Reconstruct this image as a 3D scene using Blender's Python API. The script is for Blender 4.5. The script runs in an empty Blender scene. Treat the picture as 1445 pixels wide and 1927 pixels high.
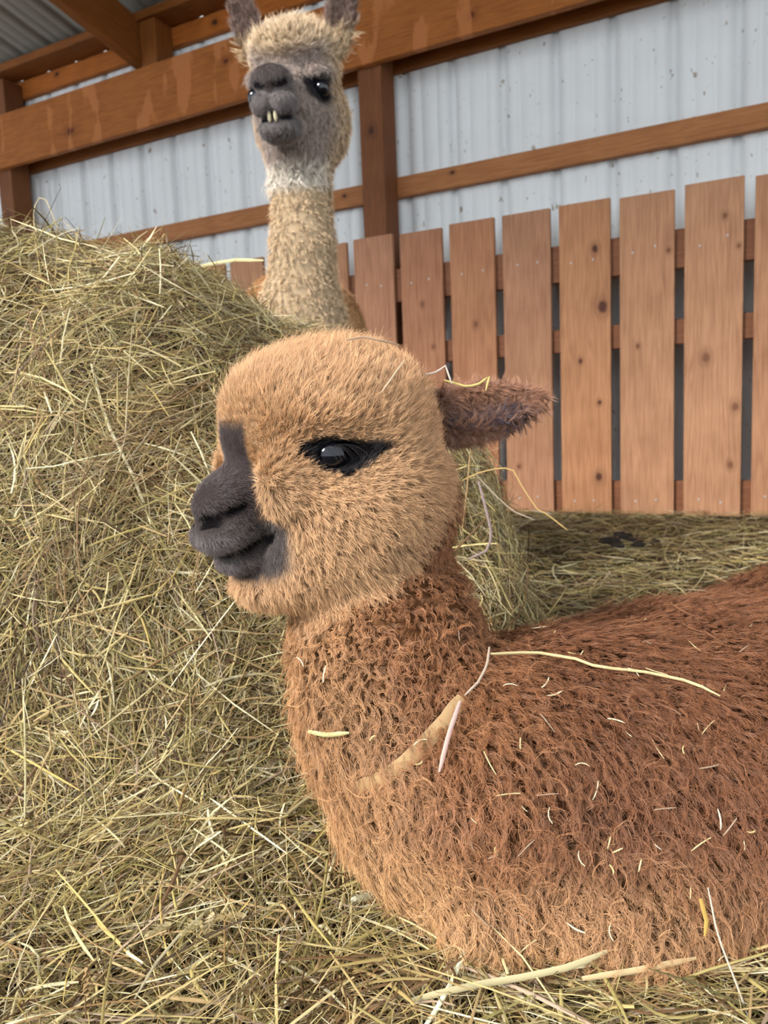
import bpy, bmesh, math, random
import numpy as np
from mathutils import Vector, Matrix
from mathutils.bvhtree import BVHTree

FUR = True
HAY = True
sc = bpy.context.scene
COL = sc.collection
rng = np.random.default_rng(7)
random.seed(7)

# ---------------------------------------------------------------- camera
F_PX, PITCH, ROLL = 1463.73, 0.1136, -0.0389
CAM = np.array([0.0, 0.0, 0.43])
cp, sp = math.cos(PITCH), math.sin(PITCH)
FW = np.array([0, cp, -sp]); _up = np.array([0, sp, cp]); _r = np.array([1.0, 0, 0])
RT = math.cos(ROLL) * _r + math.sin(ROLL) * _up
UP = -math.sin(ROLL) * _r + math.cos(ROLL) * _up
cam = bpy.data.cameras.new('camera')
cam.sensor_fit = 'VERTICAL'; cam.sensor_height = 36.0; cam.sensor_width = 36.0
cam.lens = F_PX * 36.0 / 1927.0
cam.clip_start = 0.02; cam.clip_end = 100
camo = bpy.data.objects.new('camera', cam); COL.objects.link(camo)
M = Matrix.Identity(4)
for i in range(3):
    M[i][0] = RT[i]; M[i][1] = UP[i]; M[i][2] = -FW[i]; M[i][3] = CAM[i]
camo.matrix_world = M
cam.dof.use_dof = True; cam.dof.focus_distance = 0.60; cam.dof.aperture_fstop = 13.0
sc.camera = camo

# ---------------------------------------------------------------- light
w = bpy.data.worlds.new('overcast_sky'); sc.world = w; w.use_nodes = True
bg = w.node_tree.nodes['Background']
bg.inputs[0].default_value = (0.88, 0.94, 1.0, 1); bg.inputs[1].default_value = 1.42
sun = bpy.data.lights.new('sun', 'SUN'); sun.energy = 4.7; sun.angle = math.radians(20); sun.color = (1.0, 0.97, 0.93)
suno = bpy.data.objects.new('sun', sun); COL.objects.link(suno)
suno.rotation_euler = Vector((0.74, 0.55, -0.60)).to_track_quat('-Z', 'Y').to_euler()
sc.view_settings.view_transform = 'Standard'; sc.view_settings.look = 'None'
sc.view_settings.exposure = 0.25; sc.view_settings.gamma = 1.0; sc.view_settings.use_curve_mapping = False
sc.cycles.max_bounces = 4; sc.cycles.diffuse_bounces = 2; sc.cycles.use_adaptive_sampling = True; sc.cycles.adaptive_threshold = 0.09; sc.cycles.adaptive_min_samples = 14
try: sc.cycles_curves.subdivisions = 1
except Exception: pass

# ---------------------------------------------------------------- helpers
def U(px, py, dep):                       # photo pixel + depth -> world point
    return (FW + RT * ((px - 722.5) / F_PX) - UP * ((py - 963.5) / F_PX)) * dep + CAM
def RAY(px, py):
    v = FW + RT * ((px - 722.5) / F_PX) - UP * ((py - 963.5) / F_PX)
    return v / np.linalg.norm(v)
def tag(o, label=None, cat=None, group=None, kind=None):
    if label: o['label'] = label
    if cat: o['category'] = cat
    if group: o['group'] = group
    if kind: o['kind'] = kind
    return o
def empty(name, loc=(0, 0, 0)):
    o = bpy.data.objects.new(name, None); COL.objects.link(o); o.location = loc
    o.empty_display_size = 0.05
    return o
def link(name, me, mat, parent=None, mw=None):
    o = bpy.data.objects.new(name, me); COL.objects.link(o)
    if mat is not None and not me.materials: me.materials.append(mat)
    if parent is not None:
        o.parent = parent
        o.matrix_parent_inverse = Matrix.Translation(parent.location).inverted()
    if mw is not None: o.matrix_basis = mw
    return o
def pymesh(name, v, f, smooth=True):
    me = bpy.data.meshes.new(name)
    v = np.asarray(v, np.float32); f = np.asarray(f, np.int32)
    me.vertices.add(len(v)); me.vertices.foreach_set('co', v.ravel())
    k = f.shape[1]
    me.loops.add(f.size); me.loops.foreach_set('vertex_index', f.ravel())
    me.polygons.add(len(f))
    me.polygons.foreach_set('loop_start', np.arange(0, f.size, k, dtype=np.int32))
    me.polygons.foreach_set('loop_total', np.full(len(f), k, np.int32))
    me.update(calc_edges=True)
    if smooth: me.polygons.foreach_set('use_smooth', np.ones(len(f), bool))
    me.validate()
    return me
def color_attr(me, col, name='col', domain='POINT'):
    a = me.attributes.new(name, 'FLOAT_COLOR', domain)
    c = np.ones((len(col), 4), np.float32); c[:, :3] = col
    a.data.foreach_set('color', c.ravel())
def srgb(r, g, b):
    c = np.array([r, g, b], float) / 255
    return np.where(c <= 0.04045, c / 12.92, ((c + 0.055) / 1.055) ** 2.4)
def snoise(P, seed=0, octs=3, f=1.0):     # cheap smooth noise: sums of rotated sines
    r = np.random.default_rng(seed); out = np.zeros(len(P)); a = 1.0; tot = 0
    for o in range(octs):
        for k in range(4):
            d = r.normal(size=3); d /= np.linalg.norm(d)
            out += a * np.sin(P @ (d * f * 6.283) + r.uniform(0, 6.28)); tot += a * 0.7
        a *= 0.5; f *= 2.1
    return out / tot
def sstep(a, b, x):
    t = np.clip((x - a) / (b - a), 0, 1); return t * t * (3 - 2 * t)
def unit(v):
    return v / np.maximum(np.linalg.norm(v, axis=-1, keepdims=True), 1e-9)

# ---------------------------------------------------------------- materials
class NT:
    def __init__(s, name):
        s.m = bpy.data.materials.new(name); s.m.use_nodes = True
        s.t = s.m.node_tree; s.b = s.t.nodes['Principled BSDF']
    def n(s, typ, **kw):
        o = s.t.nodes.new(typ)
        for k, v in kw.items():
            if k.startswith('_'): o.inputs[int(k[1:])].default_value = v
            else: setattr(o, k, v)
        return o
    def l(s, a, b): s.t.links.new(a, b)
def lin(*c):
    return tuple(srgb(*c)) + (1,)
def plain(name, c, rough=0.6, spec=0.3):
    g = NT(name); g.b.inputs['Base Color'].default_value = lin(*c); g.b.inputs['Roughness'].default_value = rough
    g.b.inputs['Specular IOR Level'].default_value = spec
    return g.m
def attr_mat(name, rough=0.7, spec=0.2, trans=0.0):
    g = NT(name); a = g.n('ShaderNodeAttribute', attribute_name='col')
    g.l(a.outputs['Color'], g.b.inputs['Base Color'])
    g.b.inputs['Roughness'].default_value = rough; g.b.inputs['Specular IOR Level'].default_value = spec
    return g.m
def wood(name, light, dark, knots=(), seed=0.0, stain=None, scale=1.0, rough=0.65, knotcol=(70, 40, 24)):
    """grain along local X, face in XZ.  knots: (x, z, radius) in local metres"""
    g = NT(name)
    tc = g.n('ShaderNodeTexCoord'); vec = tc.outputs['Object']
    sep = g.n('ShaderNodeSeparateXYZ'); g.l(vec, sep.inputs[0])
    warp = None; kmask = None; halo = None
    if knots:
        nz = g.n('ShaderNodeTexNoise', _2=60.0, _3=1.0); g.l(vec, nz.inputs['Vector'])
    for (kx, kz, kr) in knots:
        sub = g.n('ShaderNodeVectorMath', operation='SUBTRACT'); g.l(vec, sub.inputs[0]); sub.inputs[1].default_value = (kx, 0, kz)
        mul = g.n('ShaderNodeVectorMath', operation='MULTIPLY'); g.l(sub.outputs[0], mul.inputs[0]); mul.inputs[1].default_value = (0.75, 0, 1)
        ln = g.n('ShaderNodeVectorMath', operation='LENGTH'); g.l(mul.outputs[0], ln.inputs[0])
        dst = g.n('ShaderNodeMath', operation='MULTIPLY_ADD'); g.l(nz.outputs[0], dst.inputs[0]); dst.inputs[1].default_value = kr * 0.5
        g.l(ln.outputs['Value'], dst.inputs[2])
        mr = g.n('ShaderNodeMapRange'); g.l(dst.outputs[0], mr.inputs[0])
        mr.inputs[1].default_value = kr * 0.95; mr.inputs[2].default_value = kr * 1.5; mr.inputs[3].default_value = 1; mr.inputs[4].default_value = 0
        hl = g.n('ShaderNodeMapRange'); g.l(dst.outputs[0], hl.inputs[0]); hl.interpolation_type = 'SMOOTHSTEP'
        hl.inputs[1].default_value = kr * 0.9; hl.inputs[2].default_value = kr * 3.6; hl.inputs[3].default_value = 1; hl.inputs[4].default_value = 0
        # grain pushed aside: z += sign * gaussian
        sx = g.n('ShaderNodeSeparateXYZ'); g.l(sub.outputs[0], sx.inputs[0])
        gs = g.n('ShaderNodeMath', operation='MULTIPLY'); g.l(hl.outputs[0], gs.inputs[0]); g.l(sx.outputs['Z'], gs.inputs[1])
        sc1 = g.n('ShaderNodeMath', operation='MULTIPLY'); g.l(gs.outputs[0], sc1.inputs[0]); sc1.inputs[1].default_value = -0.72
        def acc(old, new, op):
            if old is None: return new
            m = g.n('ShaderNodeMath', operation=op); g.l(old, m.inputs[0]); g.l(new, m.inputs[1]); return m.outputs[0]
        warp = acc(warp, sc1.outputs[0], 'ADD'); kmask = acc(kmask, mr.outputs[0], 'MAXIMUM'); halo = acc(halo, hl.outputs[0], 'MAXIMUM')
    z = sep.outputs['Z']
    if warp is not None:
        a = g.n('ShaderNodeMath', operation='ADD'); g.l(z, a.inputs[0]); g.l(warp, a.inputs[1]); z = a.outputs[0]
    cmb = g.n('ShaderNodeCombineXYZ')
    mx = g.n('ShaderNodeMath', operation='MULTIPLY'); g.l(sep.outputs['X'], mx.inputs[0]); mx.inputs[1].default_value = 0.055
    g.l(mx.outputs[0], cmb.inputs[0]); g.l(sep.outputs['Y'], cmb.inputs[1]); g.l(z, cmb.inputs[2])
    ad = g.n('ShaderNodeVectorMath', operation='ADD'); g.l(cmb.outputs[0], ad.inputs[0]); ad.inputs[1].default_value = (seed * 3.7, seed * 1.3, seed * 2.1)
    n1 = g.n('ShaderNodeTexNoise'); g.l(ad.outputs[0], n1.inputs['Vector']); n1.inputs['Scale'].default_value = 26 * scale; n1.inputs['Detail'].default_value = 3
    wv = g.n('ShaderNodeMath', operation='MULTIPLY'); g.l(n1.outputs[0], wv.inputs[0]); wv.inputs[1].default_value = 9.0
    fr = g.n('ShaderNodeMath', operation='PINGPONG'); g.l(wv.outputs[0], fr.inputs[0]); fr.inputs[1].default_value = 0.5
    n2 = g.n('ShaderNodeTexNoise'); g.l(ad.outputs[0], n2.inputs['Vector']); n2.inputs['Scale'].default_value = 160 * scale; n2.inputs['Detail'].default_value = 4
    n3 = g.n('ShaderNodeTexNoise'); g.l(vec, n3.inputs['Vector']); n3.inputs['Scale'].default_value = 7; n3.inputs['Detail'].default_value = 3
    s1 = g.n('ShaderNodeMath', operation='MULTIPLY_ADD'); g.l(fr.outputs[0], s1.inputs[0]); s1.inputs[1].default_value = 0.75; 
    m2 = g.n('ShaderNodeMath', operation='MULTIPLY_ADD'); g.l(n2.outputs[0], m2.inputs[0]); m2.inputs[1].default_value = 0.9; m2.inputs[2].default_value = -0.42
    g.l(m2.outputs[0], s1.inputs[2])
    s2 = g.n('ShaderNodeMath', operation='MULTIPLY_ADD'); g.l(n3.outputs[0], s2.inputs[0]); s2.inputs[1].default_value = 0.7; g.l(s1.outputs[0], s2.inputs[2])
    s3 = g.n('ShaderNodeMath', operation='SUBTRACT'); g.l(s2.outputs[0], s3.inputs[0]); s3.inputs[1].default_value = 0.12; s3.use_clamp = True
    mix = g.n('ShaderNodeMix', data_type='RGBA'); g.l(s3.outputs[0], mix.inputs[0])
    mix.inputs[6].default_value = lin(*light); mix.inputs[7].default_value = lin(*dark)
    out = mix.outputs[2]
    if halo is not None:
        hm = g.n('ShaderNodeMath', operation='MULTIPLY'); g.l(halo, hm.inputs[0]); hm.inputs[1].default_value = 0.6
        mh = g.n('ShaderNodeMix', data_type='RGBA'); g.l(hm.outputs[0], mh.inputs[0]); g.l(out, mh.inputs[6])
        mh.inputs[7].default_value = tuple(list(srgb(*dark) * 0.75) + [1]); out = mh.outputs[2]
        mk = g.n('ShaderNodeMix', data_type='RGBA'); g.l(kmask, mk.inputs[0]); g.l(out, mk.inputs[6]); mk.inputs[7].default_value = lin(*knotcol)
        out = mk.outputs[2]
    if stain:
        sn = g.n('ShaderNodeTexNoise'); sm = g.n('ShaderNodeVectorMath', operation='MULTIPLY'); g.l(vec, sm.inputs[0]); sm.inputs[1].default_value = (1.0, 1, 0.35)
        g.l(sm.outputs[0], sn.inputs['Vector']); sn.inputs['Scale'].default_value = 6; sn.inputs['Detail'].default_value = 4
        sr = g.n('ShaderNodeMapRange'); g.l(sn.outputs[0], sr.inputs[0]); sr.inputs[1].default_value = 0.56; sr.inputs[2].default_value = 0.59
        sm2 = g.n('ShaderNodeMath', operation='MULTIPLY'); g.l(sr.outputs[0], sm2.inputs[0]); sm2.inputs[1].default_value = 0.75
        ms = g.n('ShaderNodeMix', data_type='RGBA'); g.l(sm2.outputs[0], ms.inputs[0]); g.l(out, ms.inputs[6]); ms.inputs[7].default_value = lin(*stain); out = ms.outputs[2]
    g.l(out, g.b.inputs['Base Color'])
    g.b.inputs['Roughness'].default_value = rough; g.b.inputs['Specular IOR Level'].default_value = 0.25
    return g.m

# ---------------------------------------------------------------- barn frame (wall coordinates: s along, z up, off behind fence face)
TH, WD = 0.4896, 3.4067
WS = np.array([math.cos(TH), -math.sin(TH), 0]); WN = np.array([math.sin(TH), math.cos(TH), 0])
def WP(s, off, z):
    return WS * s + WN * (WD + off) + np.array([0, 0, z])
def box_mesh(name, lx, ly, lz, bev=0.0025):
    bm = bmesh.new(); bmesh.ops.create_cube(bm, size=1.0)
    for v in bm.verts: v.co = Vector((v.co.x * lx, v.co.y * ly, v.co.z * lz))
    if bev: bmesh.ops.bevel(bm, geom=bm.edges[:], offset=bev, segments=1, affect='EDGES')
    me = bpy.data.meshes.new(name); bm.to_mesh(me); bm.free(); return me
def frame_mw(cen, xax, zax):
    x = Vector(xax).normalized(); z = Vector(zax); z = (z - x * z.dot(x)).normalized(); y = z.cross(x)
    m = Matrix.Identity(4)
    for i in range(3): m[i][0] = x[i]; m[i][1] = y[i]; m[i][2] = z[i]; m[i][3] = cen[i]
    return m
def hbeam(name, s0, s1, o0, o1, z0, z1, mat, parent=None, bev=0.003):     # horizontal member along the wall
    c = WP((s0 + s1) / 2, (o0 + o1) / 2, (z0 + z1) / 2)
    return link(name, box_mesh(name, s1 - s0, o1 - o0, z1 - z0, bev), mat, parent, frame_mw(c, WS, (0, 0, 1)))
def vpost(name, s0, s1, o0, o1, z0, z1, mat, parent=None, bev=0.003):     # upright: grain (local X) points up, local Z runs along the wall
    c = WP((s0 + s1) / 2, (o0 + o1) / 2, (z0 + z1) / 2)
    return link(name, box_mesh(name, z1 - z0, o1 - o0, s1 - s0, bev), mat, parent, frame_mw(c, (0, 0, 1), WS))

m_beam = wood('beam_wood', (176, 106, 46), (130, 72, 28), seed=1.3, stain=(186, 116, 66), knots=[(-0.62, -0.06, 0.02), (0.55, 0.05, 0.012), (1.9, -0.08, 0.014)], knotcol=(96, 42, 18))
m_beam2 = wood('header_wood', (146, 86, 34), (108, 60, 22), seed=2.6)
m_girt = wood('girt_wood', (190, 130, 82), (146, 90, 50), seed=4.1, knots=[(1.0, 0.0, 0.012), (1.12, 0.01, 0.008), (1.72, 0.02, 0.008)])
m_post = wood('post_wood', (134, 84, 50), (100, 58, 32), seed=5.2, knots=[(0.5, 0.0, 0.014)])
m_eave = wood('eave_wood', (190, 112, 44), (150, 80, 28), seed=6.6, knots=[(0.35, 0.0, 0.014), (-0.9, 0.02, 0.012), (2.0, 0.0, 0.014)])
m_rail = wood('rail_wood', (140, 92, 64), (104, 64, 40), seed=8.8)

def metal(name, base, spots):
    g = NT(name); tc = g.n('ShaderNodeTexCoord')
    out = None
    base_n = g.n('ShaderNodeTexNoise'); g.l(tc.outputs['Object'], base_n.inputs['Vector']); base_n.inputs['Scale'].default_value = 3
    mx = g.n('ShaderNodeMix', data_type='RGBA'); g.l(base_n.outputs[0], mx.inputs[0])
    mx.inputs[6].default_value = lin(*base); mx.inputs[7].default_value = lin(*[int(c * 0.93) for c in base]); out = mx.outputs[2]
    if spots:
        for scl, th, st in ((26, 0.705, 0.75), (60, 0.70, 0.5)):
            nz = g.n('ShaderNodeTexNoise'); mp = g.n('ShaderNodeVectorMath', operation='MULTIPLY'); g.l(tc.outputs['Object'], mp.inputs[0])
            mp.inputs[1].default_value = (1, 1, 0.6); g.l(mp.outputs[0], nz.inputs['Vector']); nz.inputs['Scale'].default_value = scl; nz.inputs['Detail'].default_value = 2
            r = g.n('ShaderNodeMapRange'); g.l(nz.outputs[0], r.inputs[0]); r.inputs[1].default_value = th; r.inputs[2].default_value = th + 0.03; r.inputs[4].default_value = st
            m2 = g.n('ShaderNodeMix', data_type='RGBA'); g.l(r.outputs[0], m2.inputs[0]); g.l(out, m2.inputs[6]); m2.inputs[7].default_value = lin(150, 130, 100); out = m2.outputs[2]
    g.l(out, g.b.inputs['Base Color']); g.b.inputs['Roughness'].default_value = 0.5; g.b.inputs['Specular IOR Level'].default_value = 0.3
    return g.m
m_metal = metal('white_siding', (246, 248, 248), True)
m_roof = metal('grey_roof_sheet', (150, 145, 134), False)

def ribbed(name, s0, s1, mk, mat, rib=0.25, phase=0.012, depth=0.021):
    """corrugated sheet: profile along s, mk(s, recess, end) gives the two ends of each profile point"""
    prof = []
    k0 = math.floor((s0 - phase) / rib); k1 = math.ceil((s1 - phase) / rib)
    for k in range(k0, k1 + 1):
        c = phase + k * rib
        prof += [(c - 0.023, 0), (c - 0.016, depth), (c + 0.016, depth), (c + 0.023, 0)]
        for q in (0.083, 0.167):
            prof += [(c + q - 0.012, 0), (c + q - 0.006, 0.0045), (c + q + 0.006, 0.0045), (c + q + 0.012, 0)]
    prof = [p for p in prof if s0 <= p[0] <= s1]
    v = []
    for s, d in prof: v += [mk(s, d, 0), mk(s, d, 1)]
    f = [(2 * i, 2 * i + 2, 2 * i + 3, 2 * i + 1) for i in range(len(prof) - 1)]
    return link(name, pymesh(name, v, f, smooth=False), mat)

S0, S1 = -9.0, 2.6
o = ribbed('wall_back', S0, S1, lambda s, d, e: WP(s, 0.245 + d, 0.0 if e == 0 else 2.80), m_metal)
tag(o, 'white corrugated metal siding of the barn back wall', 'wall', kind='structure')

def st(o, label, cat): return tag(o, label, cat, kind='structure')
st(hbeam('header_beam', S0, S1, 0.02, 0.06, 2.115, 2.43, m_beam), 'wide orange timber header beam crossing above the back wall', 'beam')
st(hbeam('outer_header', S0, S1, 0.205, 0.243, 2.13, 2.36, m_beam2), 'darker timber header set against the white siding behind the main beam', 'beam')
st(hbeam('wall_girt', S0, S1, 0.2, 0.24, 1.54, 1.637, m_girt), 'narrow horizontal timber girt across the white siding above the fence', 'girt')
st(hbeam('eave_board', S0, S1, 0.2, 0.24, 2.585, 2.69, m_eave), 'orange eave board just under the roof sheets', 'board')
st(hbeam('eave_purlin', S0, S1, 0.04, 0.2, 2.69, 2.735, m_beam2), 'flat timber purlin lying on top of the eave board', 'board')
for s0, lab in ((-1.90, 'upright timber wall post behind the fence in the middle of the picture'),
                (-4.55, 'upright timber wall post above the hay at the left edge'), (0.62, 'upright timber wall post beyond the right edge of the fence')):
    w0 = 0.125
    st(vpost('wall_post', s0, s0 + w0, 0.062, 0.203, 0.0, 2.66, m_post), lab, 'post')
# rafter rising towards the camera side, block beside it
RS = 0.21
def roof_z(t): return 2.735 + RS * t       # t = distance in front of the eave (towards the camera)
def rafter(name, s0, s1, lab):
    L = 4.4
    a = WP((s0 + s1) / 2, 0.16, 2.45); b = WP((s0 + s1) / 2, 0.16 - L, 2.45 + RS * L)
    h = 0.245
    c = (a + b) / 2 + np.array([0, 0, h / 2])
    ob = link(name, box_mesh(name, np.linalg.norm(b - a), s1 - s0, h), m_beam2, None, frame_mw(c, b - a, (0, 0, 1)))
    return st(ob, lab, 'rafter')
rafter('roof_rafter', -3.335, -3.275, 'orange roof rafter sloping up from the header beam at the top left')
rafter('roof_rafter', -1.02, -0.965, 'roof rafter above the right half of the wall out of frame')
st(vpost('rafter_block', -3.27, -3.155, 0.062, 0.2, 2.43, 2.69, m_beam2), 'short timber block standing beside the rafter on the header beam', 'block')
o = ribbed('ceiling', S0, S1, lambda s, d, e: WP(s, 0.26 if e == 0 else -4.3, roof_z(-0.26 + 0.2 if e == 0 else 4.5) + d * 0.6), m_roof)
tag(o, 'grey ribbed metal roof sheets overhead', 'roof', kind='structure')

# ---------------------------------------------------------------- fence
BP, BW = 0.2530, 0.2150
BS = -1.9286
fence = empty('board_fence', WP(-1.0, 0.0, 0.0))
tag(fence, 'low fence of upright reddish-brown boards with gaps in front of white siding', 'fence')
KN = {0: [(-0.05, 0.06, 0.006)], 1: [(0.32, 0.0, 0.008), (0.12, 0.05, 0.007)], 2: [(0.2, 0.012, 0.009)], 3: [(-0.45, -0.05, 0.007)],
      4: [(0.46, 0.045, 0.011), (0.22, 0.075, 0.019), (0.0, -0.02, 0.008), (-0.18, 0.06, 0.007), (-0.50, 0.055, 0.013)],
      5: [(0.05, -0.035, 0.007), (0.42, 0.085, 0.007)], 6: [(-0.02, -0.025, 0.014), (-0.22, 0.085, 0.012), (-0.45, 0.07, 0.010), (0.52, 0.04, 0.008), (0.40, 0.09, 0.006)],
      7: [(0.3, 0.02, 0.02), (-0.18, 0.0, 0.014), (-0.55, 0.06, 0.012)], -2: [(0.4, 0, 0.01)]}
KCOL = {4: (78, 44, 30), 6: (120, 80, 56), 7: (110, 70, 48)}
TINT = [(184, 134, 102), (175, 123, 91), (181, 128, 92), (179, 132, 100), (188, 136, 97), (188, 140, 105), (192, 144, 109), (186, 137, 102)]
for k in range(-12, 11):
    t = TINT[k % 8]
    mt = wood('fence_board_wood', t, tuple(int(c * q) for c, q in zip(t, (0.76, 0.70, 0.66))), knots=KN.get(k, [(random.uniform(-0.4, 0.5), random.uniform(-0.07, 0.07), 0.007)]), seed=k * 1.7 + 3, scale=0.8, knotcol=KCOL.get(k, (112, 70, 48)))
    z1 = 1.316 + random.uniform(-0.006, 0.006)
    vpost('board', BS + k * BP, BS + k * BP + BW, 0.0, 0.02, 0.0 + random.uniform(0, 0.006), z1, mt, fence, bev=0.002)
for z0, z1 in ((1.005, 1.16), (0.705, 0.805), (0.0, 0.145)):
    hbeam('rail', BS - 12.4 * BP, BS + 10.9 * BP, 0.021, 0.058, z0, z1, m_rail, fence)
m_screw = plain('galvanised_screw', (176, 172, 168), 0.35, 0.6)
bm = bmesh.new(); bmesh.ops.create_cone(bm, cap_ends=True, segments=10, radius1=0.005, radius2=0.004, depth=0.003)
me_screw = bpy.data.meshes.new('screw'); bm.to_mesh(me_screw); bm.free()
for k in range(0, 9):
    for zz in (1.09, 0.07):
        for q in (0.06, 0.15):
            o = link('screw', me_screw, m_screw, fence, frame_mw(WP(BS + k * BP + q + random.uniform(-.01, .01), -0.001, zz + random.uniform(-.015, .015)), WS, -WN))

# ---------------------------------------------------------------- ground
def heap(x, y):
    T = np.interp(x, [-1.3, -0.6, -0.3, -0.22, -0.15, -0.02, 0.06, 0.12, 0.16, 0.21, 0.26], [0.65, 0.682, 0.66, 0.62, 0.55, 0.50, 0.46, 0.40, 0.31, 0.13, 0.0])
    foot = np.interp(x, [-1.2, -0.45, -0.2, 0.0, 0.2], [0.70, 0.72, 0.74, 0.80, 0.84])
    t = np.clip((y - foot) / 0.40, 0, 1); S = 1 - (1 - t) ** 1.9
    back = 1 - sstep(1.27, 1.52, y)
    return T * S * back
def HZ(x, y):
    x = np.asarray(x, float); y = np.asarray(y, float); P = np.stack([x, y, 0 * x], -1)
    h = heap(x, y)
    near = 0.035 * (1 - sstep(0.75, 1.3, y))
    lump = 0.012 * snoise(P, 11, 2, 2.2) + 0.022 * snoise(P, 12, 2, 5.0) * sstep(0.02, 0.25, h) + 0.007 * snoise(P, 13, 2, 14.0) * sstep(1.8, 1.2, y)
    return 0.012 + near + h + lump * (0.4 + 0.6 * sstep(2.6, 1.6, y))
# soil/hay mat under everything
xs = np.concatenate([np.linspace(-5, -1.0, 24)[:-1], np.linspace(-1.0, 0.8, 150)[:-1], np.linspace(0.8, 5, 40)])
ys = np.concatenate([np.linspace(-3.0, 0.2, 16)[:-1], np.linspace(0.2, 1.65, 140)[:-1], np.linspace(1.65, 6.5, 50)])
X, Y = np.meshgrid(xs, ys, indexing='ij')
Z = HZ(X.ravel(), Y.ravel()).reshape(X.shape) - 0.028
ok = np.stack([X, Y, Z], -1).reshape(-1, 3)
nx, ny = X.shape
I = np.arange(nx * ny).reshape(nx, ny)
Fq = np.stack([I[:-1, :-1], I[1:, :-1], I[1:, 1:], I[:-1, 1:]], -1).reshape(-1, 4)
g = NT('trodden_hay'); tc = g.n('ShaderNodeTexCoord'); nz = g.n('ShaderNodeTexNoise'); g.l(tc.outputs['Object'], nz.inputs['Vector']); nz.inputs['Scale'].default_value = 60; nz.inputs['Detail'].default_value = 2
rp = g.n('ShaderNodeMix', data_type='RGBA'); g.l(nz.outputs[0], rp.inputs[0]); rp.inputs[6].default_value = lin(36, 28, 18); rp.inputs[7].default_value = lin(70, 58, 38)
g.l(rp.outputs[2], g.b.inputs['Base Color']); g.b.inputs['Roughness'].default_value = 0.9; g.b.inputs['Specular IOR Level'].default_value = 0.1
inwall = (ok[Fq].mean(1) @ WN) < WD + 0.24
gm = pymesh('floor', ok, Fq[inwall])
floor_o = link('floor', gm, g.m); tag(floor_o, 'trodden hay floor of the barn', 'floor', kind='structure')

# ---------------------------------------------------------------- hay
m_hay = attr_mat('dry_hay', 0.55, 0.28)
HAYC = np.array([srgb(*c) for c in [(216, 202, 152), (202, 184, 128), (178, 162, 104), (160, 148, 92), (146, 118, 78), (186, 160, 114), (232, 224, 186), (138, 130, 80), (112, 86, 60), (166, 146, 124), (198, 190, 150), (206, 182, 112), (84, 66, 46)]]) * np.array([0.87, 0.835, 0.81])
HAYW = np.array([.11, .12, .12, .09, .10, .10, .07, .06, .08, .06, .05, .02, .04]); HAYW /= HAYW.sum()
def strands_mesh(name, paths, widths, thick, cols, normals):
    """paths (n,k,3) -> flat-ish 3-sided straws; widths (n,)"""
    n, k, _ = paths.shape
    tan = np.gradient(paths, axis=1); tan = unit(tan)
    nn = np.repeat(normals[:, None, :], k, 1)
    side = unit(np.cross(tan, nn)); upv = unit(np.cross(side, tan))
    tap = np.ones(k); tap[0] = 0.7; tap[-1] = 0.45
    wv = widths[:, None, None] * tap[None, :, None] * 0.5
    th = thick[:, None, None] * tap[None, :, None]
    a = paths - side * wv; b = paths + side * wv; c = paths + upv * th
    V = np.stack([a, c, b], 2).reshape(-1, 3)
    base = np.arange(n)[:, None, None] * (3 * k) + np.arange(k - 1)[None, :, None] * 3
    q = []
    for i, j in ((0, 1), (1, 2)):
        q.append(np.concatenate([base + i, base + j, base + 3 + j, base + 3 + i], 2))
    Fc = np.stack(q, 2).reshape(-1, 4)
    me = pymesh(name, V, Fc, smooth=False)
    color_attr(me, np.repeat(cols, 3 * k, 0))
    return me
def surf_n(x, y, e=0.012):
    dx = (HZ(x + e, y) - HZ(x - e, y)) / (2 * e); dy = (HZ(x, y + e) - HZ(x, y - e)) / (2 * e)
    return unit(np.stack([-dx, -dy, np.ones_like(dx)], -1))
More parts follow.
